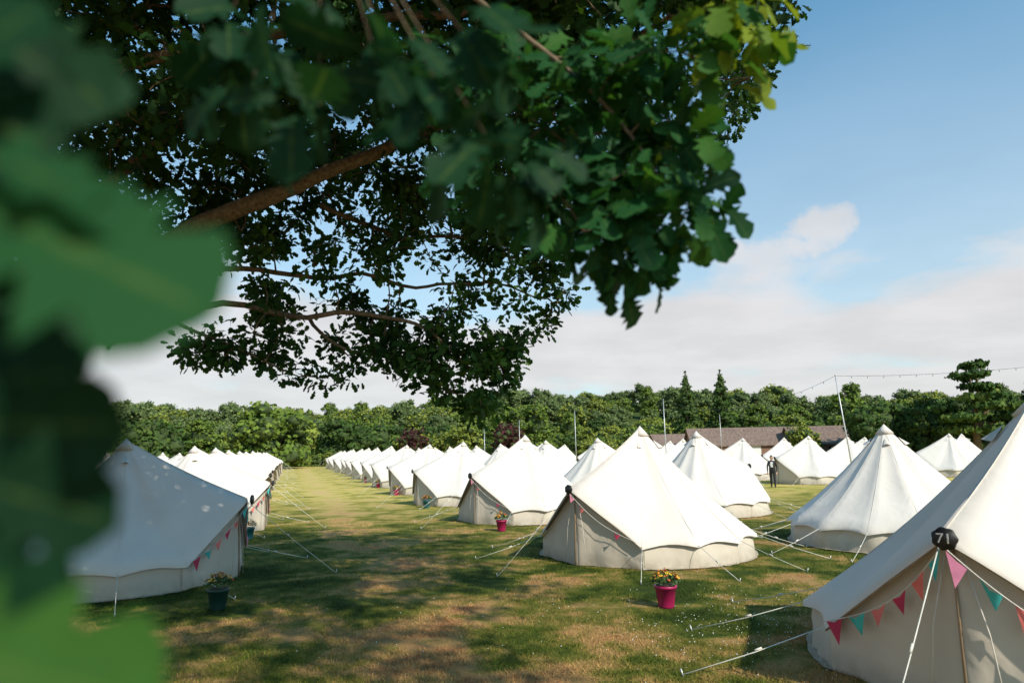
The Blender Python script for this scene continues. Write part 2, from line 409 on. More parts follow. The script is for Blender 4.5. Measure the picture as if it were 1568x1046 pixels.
no=obj('tent_number',fm,(AP.x+.099,.05,AP.z-.03),0,near); no.rotation_euler=(R(90),0,R(90))

# ---------------------------------------------------------------- flower pots
M_soil=simple('soil',(.05,.035,.02),.95)
M_stem=simple('flower_leaves',(.04,.09,.02),.7)
FC=[simple('petal_yellow',(.80,.55,.03),.6),simple('petal_orange',(.75,.22,.02),.6),simple('petal_red',(.45,.02,.03),.6)]
def pot_mesh(name,pc,seed):
    rd=random.Random(seed); b=MB()
    b.tube([(0,0,0),(0,0,.02),(0,0,.26),(0,0,.262),(0,0,.30),(0,0,.302)],[.105,.11,.145,.160,.163,.155],28,0)
    b.tube([(0,0,.303),(0,0,.306)],[.14,.14],20,1)
    for k in range(170):
        a=rd.random()*6.28; r=.19*math.sqrt(rd.random()); z=.31+.17*(1-(r/.21)**2)*rd.uniform(.4,1)
        p=Vector((r*math.cos(a),r*math.sin(a),z)); d=Vector((rd.uniform(-1,1),rd.uniform(-1,1),rd.uniform(-.2,1))).normalized()*.055
        s=d.orthogonal().normalized()*.014
        b.add([p,p+d*.5+s,p+d,p+d*.5-s],[[0,1,2,3]],2)
    for k in range(44):
        a=rd.random()*6.28; r=.20*math.sqrt(rd.random()); z=.36+.15*(1-(r/.22)**2)+rd.uniform(-.01,.03)
        c=Vector((r*math.cos(a),r*math.sin(a),z)); nn=Vector((c.x*2.5+rd.uniform(-.3,.3),c.y*2.5+rd.uniform(-.3,.3),.7)).normalized()
        u=nn.orthogonal().normalized(); w=nn.cross(u); mt=3+rd.choice([0,0,1,2,2]); R0=rd.uniform(.020,.031)
        b.tube([c-nn*.07,c],.003,4,2)
        for q in range(6):
            an=q*math.pi/3; d=u*math.cos(an)+w*math.sin(an); e=nn.cross(d)
            b.add([c+d*.004,c+d*R0*.7+e*R0*.38+nn*.004,c+d*R0-nn*.003,c+d*R0*.7-e*R0*.38+nn*.004],[[0,1,2,3]],mt)
        b.tube([c-nn*.002,c+nn*.008],[.008,.006],6,5 if mt==3 else 3)
    return b.mesh(name,[pc,M_soil,M_stem]+FC)
Pm=pot_mesh('pot_magenta',simple('magenta_plastic',(.36,.010,.085),.45,0,.08),1)
Pg=pot_mesh('pot_green',simple('green_plastic',(.010,.045,.035),.45,0,.08),2)
Pt=pot_mesh('pot_teal',simple('teal_plastic',(.015,.12,.15),.45,0,.08),3)
for me,x,y in[(Pm,2.35,11.3),(Pg,-4.95,11.8),(Pm,-.45,22),(Pt,-4.0,31.5),(Pm,-7,41),(Pt,-8.1,21.3),(Pg,-10.9,30),(Pm,-9.8,50),(Pm,-13.8,38.6),(Pm,-12.6,59)]:
    obj('flower_pot',me,(x,y,0),random.random()*6,None,1.12)

# ---------------------------------------------------------------- foreground oak
bk=MB()
def curve(pts,n=6):
    pts=[Vector(p) for p in pts]; out=[]
    for i in range(len(pts)-1):
        p0=pts[max(i-1,0)];p1=pts[i];p2=pts[i+1];p3=pts[min(i+2,len(pts)-1)]
        for k in range(n):
            t=k/n
            out.append(.5*((2*p1)+(p2-p0)*t+(2*p0-5*p1+4*p2-p3)*t*t+(-p0+3*p1-3*p2+p3)*t**3))
    out.append(pts[-1]); return out
skel=[]
def limb(pts,r0,r1,n=10,keep=True,wob=.05):
    c=curve(pts,6); L=len(c)
    for i in range(1,L-1): c[i]=c[i]+mnoise.noise_vector(c[i]*1.3)*wob
    rad=[r0*(1-i/(L-1))**1.0+r1*(i/(L-1)) for i in range(L)]
    rad=[r*(1+.10*mnoise.noise(p*5)) for r,p in zip(rad,c)]
    bk.tube(c,rad,n,0)
    if keep: skel.extend([tuple(p) for p in c[4:]])
    return c
limb([(-8.6,6.4,-.1),(-8.5,6.5,.4),(-8.3,6.6,2),(-8,6.7,3.9)],.62,.42,18,False)
limb([(-8,6.7,3.4),(-6.2,8,4.35),(-4.6,8.4,5.1),(-3.3,8.2,5.65),(-2.6,8.2,5.9),(-1.4,8.3,6.45),(0,8.5,7.0),(1.5,8,7.6),(3,7.5,8.2)],.16,.025,12,True,.12)
limb([(-6.0,8.1,4.4),(-3.9,9.0,4.45),(-2.3,8.8,4.35),(-1.2,8.8,4.15),(-.5,8.8,3.5)],.055,.012,8,True,.16)
limb([(-4.4,8.9,5.1),(-3.2,9.3,5.0),(-1.8,9.4,4.9),(-.6,9.2,4.7),(.5,9,4.5)],.045,.010,8,True,.16)
limb([(-2.6,9,5.9),(-1.6,9.5,5.6),(-.5,9.4,5.5),(.4,9.1,5.2)],.04,.010,7,True,.12)
limb([(-2.8,9.3,4.35),(-2.3,9.2,3.9),(-1.4,9.2,3.7),(-1.0,9.1,3.4)],.028,.008,6)
limb([(-5.2,8.6,4.7),(-4.3,8.8,4.2),(-3.4,8.9,3.8),(-2.8,8.9,3.5)],.035,.01,6)
limb([(-6.2,8,4.4),(-5.5,8.5,5.8),(-4.4,8.7,7.0),(-2.5,8.5,8.0),(-.5,8.2,8.7)],.10,.03,8)
limb([(-8,6.7,3.8),(-6.5,4,7),(-4,1.5,9.4),(1,1,10.8),(5,0,11.5),(9,2,12)],.28,.05,10)
limb([(-4,1.5,9.4),(0,4.5,11),(4,7,12.3),(8,8,12.8)],.12,.04,8)
limb([(-8,6.7,3.8),(-8,6.5,7),(-6,7,10),(-3,8,12)],.30,.05,10)
limb([(-6.8,6.2,5.6),(-5,6.3,6.2),(-3,6.4,6.6),(-1,6.5,7.0),(1.2,6.4,7.3),(2.6,6.3,7.5)],.08,.02,8,True,.15)
limb([(-8,6.7,3.8),(-10.5,6,6),(-13,6,8)],.2,.04,8)
K=1.35
c5=limb([(-7.0,5.8,5.0),(-5.8,3.6,6.0),(-3.8,2.6,6.1),(-2.0,2.4,5.3),(-.6,2.25,4.45),(.15,2.2,3.88),(.42,2.16,3.55),(.54,2.16,3.27)],.020,.004,8,False,.05)
c6=limb([(-5.5,3.5,5.6),(-2.5,1.2,4.0),(-1,.45,3.2),(-.47,.30,2.86),(-.33,.33,2.66),(-.29,.345,2.5),(-.27,.35,2.38)],.03,.0018,7,False,.005)

def inpoly(x,z,poly):
    r=False; n=len(poly); j=n-1
    for i in range(n):
        xi,zi=poly[i];xj,zj=poly[j]
        if (zi>z)!=(zj>z) and x<(xj-xi)*(z-zi)/(zj-zi)+xi: r=not r
        j=i
    return r
def vnoise(p,s,o=0): return mnoise.noise(Vector((p[0]*s+o,p[1]*s,p[2]*s)))
polyA=[(-7.6,4.5),(-5.2,4.2),(-4.4,3.8),(-3.8,3.7),(-3.4,4.0),(-3.1,3.45),(-2.3,3.43),(-1.95,3.9),(-1.58,3.6),(-.9,3.25),(-.45,2.9),(-.16,3.3),(.1,3.9),(.57,4.3),(.75,4.6),(.6,5.1),(.9,5.5),(1.6,5.9),(2.5,6.3),(-7.6,6.3)]
polyB=[(-9,5.6),(-5,5.9),(-3,6.2),(-1,6.0),(2.0,5.9),(2.6,6.4),(2.9,6.95),(3.3,7.0),(3.8,7.7),(4.2,8.4),(4.4,9.6),(-9,9.8)]
polyN=[(-7,5.2),(-4,5.6),(-2,6.0),(1,6.0),(2.1,6.3),(2.6,6.9),(2.95,7.6),(3.1,8.6),(-7,9)]
def sample(poly,y0,y1,n,thr,ns,o=0):
    X=[p[0] for p in poly];Z=[p[1] for p in poly]; out=[]; tries=0
    while len(out)<n and tries<n*60:
        tries+=1
        x=random.uniform(min(X),max(X)); z=random.uniform(min(Z),max(Z)); y=random.uniform(y0,y1)
        if inpoly(x,z,poly) and vnoise((x,y*.5,z),ns,o)>thr: out.append((x,y,z))
    return out
CA=sample(polyA,8.4,9.9,380,.07,1.7,3.3)
CB=sample(polyB,7.8,12,940,-.28,1.0,8)
CN=sample(polyN,5.6,7.4,460,-.12,1.0,5)
for i in range(1,14):
    a=polyA[i];b_=polyA[i+1]
    for k in range(3):
        f=random.random(); CA.append((a[0]*(1-f)+b_[0]*f,random.uniform(8.7,9.3),a[1]*(1-f)+b_[1]*f+.05))
def shadow_at(x,y,z,h): return (x-.85*(z-h),y+1.07*(z-h))
def clear_tents(x,y,z):
    for (tx,ty,rr) in((3.1,17,3.5),(NTX,NTY,3.2),(.3,25.7,1.5),(9.9,18.2,3.5)):
        for h in(0,1.5):
            sx,sy=shadow_at(x,y,z,h)
            if (sx-tx)**2+(sy-ty)**2<rr*rr: return False
    return True
CC=[]  # oak crown above the frame, shaped for the shade it casts
while len(CC)<1350:
    x=random.uniform(-9,11);y=random.uniform(-5,10);z=random.uniform(9.6,13)
    if z-2.5<.74*y+.6 or (x>9.5 and y<4) or not clear_tents(x,y,z): continue
    if vnoise((x,y,z),.5,1)>.0: CC.append((x,y,z))
while len(CC)<1640:  # extra crown clumps added to shade the near-left tent
    x=random.uniform(-5,2.2);y=random.uniform(2.5,7.5);z=random.uniform(7.2,10)
    if not clear_tents(x,y,z): continue
    if vnoise((x,y,z),.9,4)>-.02: CC.append((x,y,z))
CD=[]
while len(CD)<380:
    x=random.uniform(-15,-6);y=random.uniform(-1,13);z=random.uniform(5,11)
    if x<-8 and ((x+9)/6)**2+((y-6)/7)**2+((z-8)/3.5)**2<1: CD.append((x,y,z))
allc=CA+CB+CN+CC+CD
sk=np.array(skel); parent=[-1]*len(skel)
cs=np.array(allc); d0=np.min(np.linalg.norm(cs[:,None,:]-sk[None],axis=2),axis=1)
order=np.argsort(d0); NA=np.zeros((len(skel)+len(cs),3)); NA[:len(skel)]=sk; cnt=len(skel)
for i in order:
    c=cs[i]; d=np.linalg.norm(NA[:cnt]-c,axis=1); j=int(np.argmin(d)); NA[cnt]=c; parent.append(j); cnt+=1
desc=np.ones(cnt)
for i in range(cnt-1,len(skel)-1,-1):
    if parent[i]>=0: desc[parent[i]]+=desc[i]
for i in range(len(skel),cnt):
    j=parent[i]; a=Vector(NA[j]); c=Vector(NA[i]); L=(c-a).length
    if L<1e-3: continue
    m1=a.lerp(c,.4)+mnoise.noise_vector(c*2)*.18*L+Vector((0,0,.06*L)); m2_=a.lerp(c,.75)+mnoise.noise_vector(c*3)*.16*L
    rj=.0045+.0022*math.sqrt(min(desc[i],60))
    bk.tube([a,m1,m2_,c],[rj*1.3,rj*1.1,rj,rj*.7],4,0,False)
oak=empty('oak_tree',(-8.5,6.5,0))
def child(name,me,par):
    o=obj(name,me); o.parent=par; o.matrix_parent_inverse=Matrix.Translation(par.location).inverted(); return o
P,S,A,Nn,rc=clump_leaves(np.array(CA),rng.uniform(.14,.26,len(CA)),32,.12)
child('foliage',leaves('foliage',P,S,A,Nn,T_mid,F_mid,M_leaf,rc),oak)
P,S,A,Nn,rc=clump_leaves(np.array(CB+CN),rng.uniform(.2,.36,len(CB+CN)),28,.15)
child('inner_foliage',leaves('inner_foliage',P,S,A,Nn,T_mid,F_mid,M_leaf,rc),oak)
P,S,A,Nn,rc=clump_leaves(np.array(CC+CD),.38,24,.20)
child('upper_foliage',leaves('upper_foliage',P,S,A,Nn,T_low,F_low,M_leaf,rc),oak)
cl=[(.56,1.50,3.47),(.50,1.55,3.40),(.42,1.52,3.44),(.30,1.6,3.46),(.15,1.6,3.45),(.42,1.55,3.20),(.33,1.6,3.17),(.24,1.6,3.14),(.12,1.6,3.12),
    (.44,1.55,3.05),(.40,1.55,3.02),(.30,1.58,2.97),(.27,1.6,3.02),(.18,1.6,3.02),(.09,1.65,3.08),(.03,1.7,3.28),(-.10,1.7,3.24),(-.04,1.6,3.42),(.15,1.7,3.30),(-.15,1.6,3.45),
    (-.05,1.75,3.15),(.38,1.6,3.32),(.25,1.7,3.32),(.44,1.62,3.26),(.52,1.45,3.52),(.40,1.6,3.10),(.60,1.7,3.62),(.36,1.7,3.55),(.2,1.8,3.6),(0,1.8,3.6),
    (.1,1.7,3.2),(.2,1.7,3.22),(.3,1.7,3.25),(.3,1.7,3.08),(.18,1.75,3.12),(.05,1.7,3.38),(.25,1.7,3.42),(.4,1.7,3.38),(.28,1.6,2.93)]
cl=[(c[0]*K,c[1]*K,2.5+(c[2]-2.5)*K) for c in cl]
near_nodes=[tuple(p) for p in c5[-16:]]
for c in sorted(cl,key=lambda c:min((Vector(c)-Vector(q)).length for q in near_nodes)):
    q=min(near_nodes,key=lambda q:(Vector(c)-Vector(q)).length); a=Vector(q); cv=Vector(c)
    m_=a.lerp(cv,.5)+mnoise.noise_vector(cv*7)*.03+Vector((0,0,.015)); bk.tube([a,m_,cv],[.0045,.0035,.002],6,0)
    near_nodes+= [tuple(m_),tuple(cv)]
C=np.array(cl); P,S,A,Nn,rc=clump_leaves(C,.125,20,.12)
A[:,2]-=.35; Nn=rng.normal(size=A.shape)*.6+np.array([.2,-.7,.6])
rc=np.clip(rc*.9+np.clip((P[:,0]-.45)*1.4,0,.6)*(P[:,2]>3.6),0,1)  # upper right leaves tinted lighter, sunlight put into their colour
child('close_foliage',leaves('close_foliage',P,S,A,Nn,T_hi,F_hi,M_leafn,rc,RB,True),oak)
C=np.array([(-.30,1.02,3.05),(-.18,1.0,3.10),(-.08,1.02,3.02),(-.02,1.05,2.98),(-.22,1.05,3.16),(-.42,1.05,3.12),(-.06,1.0,3.15),(-.5,1.1,3.25)])
bk.tube([(-2.0,2.4,5.3),(-1.0,1.6,4.3),(-.35,1.15,3.55)],[.004,.003,.002],6,0)
for c in C: bk.tube([(-.35,1.15,3.55),Vector((-.35,1.15,3.55)).lerp(Vector(c),.5)+Vector((0,0,.03)),c],[.002,.0015,.001],6,0)
P,S,A,Nn,rc=clump_leaves(C,.07,9,.11); A[:,2]-=.6; Nn=rng.normal(size=A.shape)*.5+np.array([0,-.8,.5])
child('middle_foliage',leaves('middle_foliage',P,S,A,Nn,T_hi,F_hi,M_leafn,rc*.10,RB,True),oak)
LL=[((-.268,.30,2.622),(1,.0,-.40),(-.1,-.8,.6),.145,.40),((-.275,.30,2.64),(1,.1,-.1),(0,-.6,.8),.10,.30),((-.30,.32,2.67),(.6,0,.8),(0,-.9,.3),.09,.1),
    ((-.28,.33,2.52),(1,.0,-.1),(0,-.9,-.2),.085,.0),((-.275,.33,2.50),(1,.1,-.45),(0,-1,.1),.08,.0),((-.29,.34,2.475),(.8,0,-.6),(.1,-1,.0),.085,.0),
    ((-.27,.30,2.432),(.95,0,-.30),(.2,-.9,.25),.115,.72),((-.27,.31,2.43),(.9,0,-.45),(0,-.95,.1),.10,.30),((-.29,.32,2.455),(.9,0,-.3),(0,-.95,.1),.085,.05),((-.30,.31,2.44),(.9,0,-.1),(0,-1,.0),.08,.1)]
for k in range(60):
    z=2.34+.44*((k+.5)/60)+random.uniform(-.01,.01); x=random.uniform(-.42,-.325)
    LL.append(((x,random.uniform(.33,.42),z),(random.uniform(.5,1),random.uniform(-.1,.2),random.uniform(-.7,.4)),(random.uniform(-.3,.3),-1,random.uniform(-.3,.5)),random.uniform(.085,.105),random.choice([0,0,.05,.1,.2])))
P=np.array([l[0] for l in LL]);A=np.array([l[1] for l in LL],float);Nn=np.array([l[2] for l in LL],float);S=np.array([l[3] for l in LL])
child('leaf_spray',leaves('leaf_spray',P,S,A,Nn,T_hi,F_hi,M_leafn,np.array([l[4] for l in LL]),RB,True),oak)
for p in P:
    q=min([tuple(x) for x in c6],key=lambda q:(Vector(p)-Vector(q)).length); bk.tube([q,p],[.0012,.001],5,0)
child('trunk_and_branches',bk.mesh('oak_wood',[M_bark]),oak)

# ---------------------------------------------------------------- background trees
def bgtree(name,seed,H,W,kind,mat,ncard=2600):
    rd=np.random.default_rng(seed); b=MB(); lobes=[]
    if kind=='round':
        for i in range(30):
            d=nrm(rd.normal(size=3)); f=rd.uniform(.5,.85)
            c=np.array([d[0]*W*.5*f,d[1]*W*.5*f,H*.52+d[2]*H*.40*f]); lobes.append((c,np.array([1,1,.85])*W*rd.uniform(.10,.19)))
        lobes.append((np.array([0,0,H*.55]),np.array([W*.3,W*.3,H*.3])))
        for k in range(8):
            a=k*.785; lobes.append((np.array([math.cos(a)*W*.30,math.sin(a)*W*.30,H*.17]),np.array([W*.18,W*.18,H*.14])))
    elif kind=='conifer':
        for i in range(22):
            f=i/21; r=W*.5*(1-f)**.8+.15
            for k in range(4):
                a=rd.random()*6.28; lobes.append((np.array([math.cos(a)*r*.55,math.sin(a)*r*.55,H*(.12+.86*f)]),np.array([r*.55,r*.55,H*.035])))
    elif kind=='cedar':
        for i in range(7):
            f=i/6; r=W*.5*(1.0-.5*f)
            for k in range(4):
                a=rd.random()*6.28; q=rd.uniform(.35,.9); lobes.append((np.array([math.cos(a)*r*q,math.sin(a)*r*q,H*(.30+.66*f)+rd.uniform(-.2,.2)]),np.array([r*.38,r*.38,H*.030])))
    vol=np.array([l[1][0] for l in lobes])**1.5; pick=rd.choice(len(lobes),ncard,p=vol/vol.sum())
    Cc=np.array([l[0] for l in lobes])[pick]; Rr=np.array([l[1] for l in lobes])[pick]
    D=nrm(rd.normal(size=(ncard,3))+np.array([0,0,.15])); P=Cc+D*Rr*rd.uniform(.8,1.12,(ncard,1))
    P[:,2]=np.maximum(P[:,2],.15)
    A=rd.normal(size=D.shape)+D*.3; Nn=D+rd.normal(size=D.shape)*.45
    S=rd.uniform(.40,.90,ncard)*(W/11)**.5
    rc=(rd.random(len(lobes))[pick]*.6+rd.random(ncard)*.4)
    T=np.array([(-.5,0,0),(-.3,.35,-.05),(-.05,.22,0),(.2,.42,-.05),(.5,.1,0),(.35,-.3,0),(0,-.2,.05),(-.25,-.42,0)])
    fol=leaves(name,P,S,A,Nn,T,[list(range(8))],mat,rc)
    b.tube([(0,0,-.3),(.1,0,H*.25),(0,.1,H*.6),(0,0,H*.9)],[W*.045,W*.035,W*.02,.03],8,0)
    for i in range(9):
        l=lobes[int(rd.integers(len(lobes)))]; b.tube([(0,0,H*.25),(l[0][0]*.5,l[0][1]*.5,H*.3+(l[0][2]-H*.25)*.4),tuple(l[0])],[W*.02,W*.012,.03],6,0)
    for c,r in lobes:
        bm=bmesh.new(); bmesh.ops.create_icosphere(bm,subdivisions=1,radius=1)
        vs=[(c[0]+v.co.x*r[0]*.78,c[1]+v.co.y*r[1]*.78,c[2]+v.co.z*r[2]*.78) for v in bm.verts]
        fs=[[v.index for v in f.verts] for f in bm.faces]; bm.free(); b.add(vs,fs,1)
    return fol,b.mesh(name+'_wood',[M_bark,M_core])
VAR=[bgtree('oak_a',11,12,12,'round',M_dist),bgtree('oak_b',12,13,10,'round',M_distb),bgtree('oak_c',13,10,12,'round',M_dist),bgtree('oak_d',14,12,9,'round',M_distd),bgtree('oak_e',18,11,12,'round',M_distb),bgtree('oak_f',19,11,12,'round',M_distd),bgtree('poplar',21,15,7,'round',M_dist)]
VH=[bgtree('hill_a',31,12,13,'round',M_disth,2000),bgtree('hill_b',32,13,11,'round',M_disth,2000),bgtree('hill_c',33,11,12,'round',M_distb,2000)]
VP=bgtree('purple',15,9,7,'round',M_purp,1800)
VC=bgtree('conifer',16,15,6,'conifer',M_distd,3000)
VCe=bgtree('cedar',17,12,13,'cedar',M_distd,2400)
def place(name,var,x,y,sc,rot=None,par=None):
    z=gh(x,y); r=random.random()*6.28 if rot is None else rot
    if par is None:
        e=empty(name,(x,y,z)); e.scale=(sc,)*3 if not hasattr(sc,'__len__') else sc; e.rotation_euler=(0,0,r)
        obj('foliage',var[0],parent=e); obj('trunk',var[1],parent=e)
    else:
        for n,me in(('tree_foliage',var[0]),('tree_trunk',var[1])): obj(n,me,(x,y,z),r,par,sc)
def pick_var(x,y):
    q=mnoise.noise(Vector((x*.045,y*.03,2)))+random.uniform(-.25,.25)
    if q<-.26: return random.choice([VAR[3],VAR[5]])
    if q<.10: return random.choice([VAR[0],VAR[2],VAR[6]])
    return random.choice([VAR[1],VAR[4]])
TL=empty('distant_treeline')
x=-125
while x<150:
    y=150+8*math.sin(x*.07)+random.uniform(-6,6)
    und=1+.35*mnoise.noise(Vector((x*.06,0,5)))
    s=und*random.choice([random.uniform(.30,.5),random.uniform(.5,.75),random.uniform(.7,.92)]); wd=random.uniform(.9,1.35)
    place('t',pick_var(x,y),x,y,(s*wd,s*wd,s*random.uniform(.85,1.1)),None,TL); x+=random.uniform(3.0,5.5)
for row,(y0,s0,x0,x1,st) in enumerate([(176,.72,-150,180,6.5),(205,.74,-170,210,7.5),(238,.82,-190,240,8),(272,.90,-210,260,9),(308,.98,-230,290,10),(332,1.08,-240,300,10)]):
    x=x0
    while x<x1:
        und=1+.5*mnoise.noise(Vector((x*.03,row*3.3,1)))
        sc=s0*und*random.uniform(.72,1.15)
        if random.random()<.07: sc*=1.3
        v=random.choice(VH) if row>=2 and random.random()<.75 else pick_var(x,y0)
        place('t',v,x,y0+random.uniform(-12,12),(sc*1.15,sc*1.15,sc),None,TL); x+=st*random.uniform(.75,1.25)
HB=empty('hedge'); x=-110
while x<140:
    sc=random.uniform(.18,.38); v=random.choice([VAR[0],VAR[1],VAR[4],VAR[2],VAR[1]]); yy_=140+random.uniform(-3,3); obj('bush_foliage',v[0],(x,yy_,-sc*1.0),random.random()*6,HB,sc); obj('bush_core',v[1],(x,yy_,-sc*1.0),0,HB,sc*.97); x+=random.uniform(1.8,3.2)
place('oak_tree',VAR[0],-43,122,(1.25,1.25,1.06))
place('oak_tree',VAR[5],-64,122,(1.0,1.0,.95))
place('oak_tree',VAR[1],-53,136,.75)
place('copper_beech_tree',VP,-20,138,.9)
place('copper_beech_tree',VP,-1.0,136,.98)
place('conifer_tree',VC,36,142,(1.1,1.1,1.18))
place('conifer_tree',VC,43.5,143,(1.15,1.15,1.2))
for (x,y,s,v) in [(47,92,.62,3),(52,98,.85,5),(57,95,.75,3),(63,98,.90,5),(68,92,.75,3),(76,96,1.0,3),(43,102,.5,4),(82,92,.9,1),(58,104,.8,0)]:
    place('oak_tree',VAR[v],x,y,s)
place('cedar_tree',VCe,59,88,(.9,.9,1.05))
place('cedar_tree',VCe,73,92,(.85,.85,.98))
for x in range(10,50,5): place('oak_tree',VAR[random.choice([0,1,3,4])],x+random.uniform(-1.5,1.5),138,(.55,.55,random.uniform(.4,.55)))

# ---------------------------------------------------------------- barns
M_tile=simple('barn_roof_tiles',(.19,.13,.105),.9,0,.35,3,.4); M_brick=simple('barn_brick',(.24,.13,.09),.9,0,.3,6); M_glass=simple('dark_window',(.02,.025,.03),.2)
def barn(x,y,L,Wd,He,Hr,rot):
    b=MB()
    b.box((0,0,He/2),(L,Wd,He),1)
    o=.4
    vs=[(-L/2-o,-Wd/2-o,He-.15),(L/2+o,-Wd/2-o,He-.15),(L/2+o,0,Hr),(-L/2-o,0,Hr),(-L/2-o,Wd/2+o,He-.15),(L/2+o,Wd/2+o,He-.15)]
    vs+=[(a,c,d-.15) for a,c,d in vs]
    b.add(vs,[[0,1,2,3],[3,2,5,4],[6,9,8,7],[9,10,11,8],[0,6,7,1],[4,5,11,10],[0,3,9,6],[3,4,10,9],[1,7,8,2],[2,8,11,5]],0)
    b.add([(-L/2,-Wd/2,He),(-L/2,Wd/2,He),(-L/2,0,Hr-.2)],[[0,2,1]],1); b.add([(L/2,-Wd/2,He),(L/2,Wd/2,He),(L/2,0,Hr-.2)],[[0,1,2]],1)
    n=int(L/3.2)
    for i in range(n):
        xx=-L/2+L*(i+.5)/n
        if i==n//2: b.box((xx,-Wd/2-.01,1.2),(2.0,.06,2.4),3)
        else: b.box((xx,-Wd/2-.01,1.5),(1.0,.06,1.0),2); b.box((xx,-Wd/2-.03,.96),(1.2,.12,.08),3); b.box((xx,-Wd/2-.045,1.5),(.05,.03,1.0),3)
    return obj('brick_barn',b.mesh('barn',[M_tile,M_brick,M_glass,M_white],False),(x,y,0),R(rot))
barn(36,112,15,7,2.6,5.3,-4); barn(50,108,14,8,2.6,5.2,-6); barn(28,118,9,6,2.4,4.6,8)

# ---------------------------------------------------------------- poles with festoon lights
def pole(x,y,h,lean=(0,0)):
    b=MB(); b.tube([(0,0,-.2),(lean[0]*.5,lean[1]*.5,h*.5),(lean[0],lean[1],h)],[.04,.034,.026],8,0); b.tube([(lean[0],lean[1],h),(lean[0],lean[1],h+.06)],[.04,.04],8,0)
    b.box((0,0,.02),(.3,.3,.04),0)
    obj('festoon_pole',b.mesh('pole',[M_metal]),(x,y,0)); return Vector((x+lean[0],y+lean[1],h))
t1=pole(17.6,36,6.0,(-.55,0)); t2=pole(11.4,52,6.0); t3=pole(5.8,65,6.0); t4=pole(.6,75,5.6); t5=pole(33,34,6.9); t6=pole(24,80,6); t7=pole(-3,70,4.6)
ST=MB()
def festoon(a,c,sag):
    pts=[a.lerp(c,k/20)+Vector((0,0,-sag*4*(k/20)*(1-k/20))) for k in range(21)]
    ST.tube(pts,.008,4,0)
    for k in range(1,20): p=pts[k]; ST.tube([p,p+Vector((0,0,-.05)),p+Vector((0,0,-.08)),p+Vector((0,0,-.12))],[.008,.010,.016,.008],6,0)
festoon(t1,t5,.4); festoon(t1,t2,1.2)
obj('festoon_lights',ST.mesh('festoon',[M_black,M_white]))

# ---------------------------------------------------------------- person
def person(x,y,rot):
    V=[];E=[];Rd=[]
    def ch(start,pts,rads):
        pr=start
        for p,r in zip(pts,rads):
            V.append(p);Rd.append(r)
            if pr is not None: E.append((pr,len(V)-1))
            pr=len(V)-1
        return pr
    ch(None,[(0,0,.96)],[.15])
    chest=ch(0,[(0,0,1.1),(0,.0,1.25),(0.02,0,1.40)],[.125,.145,.12]); neck=ch(chest,[(.02,0,1.50),(.04,0,1.57)],[.052,.05])
    ch(neck,[(.055,0,1.63),(.05,0,1.70),(.04,0,1.74)],[.078,.088,.05])
    for s,ph in((1,1),(-1,-1)):
        ch(0,[(.0,s*.09,.90),(.10*ph+.02,s*.10,.50),(.14*ph-.06,s*.10,.10),(.14*ph+.08,s*.11,.04)],[.095,.062,.042,.04])
        w=ch(chest,[(.0,s*.17,1.41),(-.10*ph,s*.23,1.13),(-.05*ph+.12,s*.22,.90),(-.05*ph+.16,s*.215,.83)],[.055,.045,.032,.030])
        bx=-.05*ph+.17
        for q,l in enumerate((.075,.085,.08,.06)):
            oy=s*.215+(q-1.5)*.018; ch(w,[(bx+.0,oy,.80),(bx+.012,oy,.80-l*.5),(bx+.0,oy,.80-l)],[.010,.009,.007])
        ch(w,[(bx+.03,s*.20,.81),(bx+.05,s*.195,.78)],[.010,.008])
    me=bpy.data.meshes.new('p'); me.from_pydata(V,E,[]); o=bpy.data.objects.new('p_tmp',me); COL.objects.link(o)
    o.modifiers.new('s','SKIN')
    for i,r in enumerate(Rd): me.skin_vertices[0].data[i].radius=(r,r*(1.25 if i in(0,1,2,3) else 1))
    me.skin_vertices[0].data[0].use_root=True
    ss=o.modifiers.new('ss','SUBSURF'); ss.levels=2; ss.render_levels=2
    dg=bpy.context.evaluated_depsgraph_get(); out=bpy.data.meshes.new_from_object(o.evaluated_get(dg)); bpy.data.objects.remove(o)
    out.materials.clear()
    for m_ in(simple('dark_jacket',(.015,.015,.018),.8),simple('dark_trousers',(.012,.013,.018),.8),simple('skin',(.55,.33,.24),.6),simple('dark_hair',(.03,.018,.012),.6),simple('white_shirt',(.7,.7,.68),.8),simple('shoe',(.02,.02,.02),.5)): out.materials.append(m_)
    for p in out.polygons:
        c=p.center; p.use_smooth=True
        if c.z>1.55: p.material_index=3 if (c.z>1.70 or c.x<.03) else 2
        elif c.z>1.49: p.material_index=2
        elif c.z<.09: p.material_index=5
        elif c.z<.86 and abs(c.y)>.17: p.material_index=2
        elif c.z<.92: p.material_index=1
        elif c.z>1.15 and c.x>.08 and abs(c.y)<.06: p.material_index=4
        else: p.material_index=0
    b=MB(); b.tube([(.135,0,1.66),(.160,0,1.635),(.140,0,1.625)],[.008,.014,.008],6,0)
    for s in(-1,1): b.tube([(.04,s*.085,1.69),(.04,s*.095,1.66),(.045,s*.085,1.63)],[.008,.014,.006],6,0); b.tube([(.128,s*.03,1.67),(.136,s*.03,1.67)],[.010,.008],6,1)
    b.tube([(.0,0,1.76),(-.045,0,1.70),(-.06,0,1.58),(-.07,0,1.44)],[.05,.08,.07,.03],10,2)
    par=obj('person',out,(x,y,0),rot); obj('face_and_hair',b.mesh('fh',[out.materials[2],M_black,out.materials[3]]),parent=par); par.scale=(1.1,1.1,1.05); return par
person(15.0,40.5,R(-115))

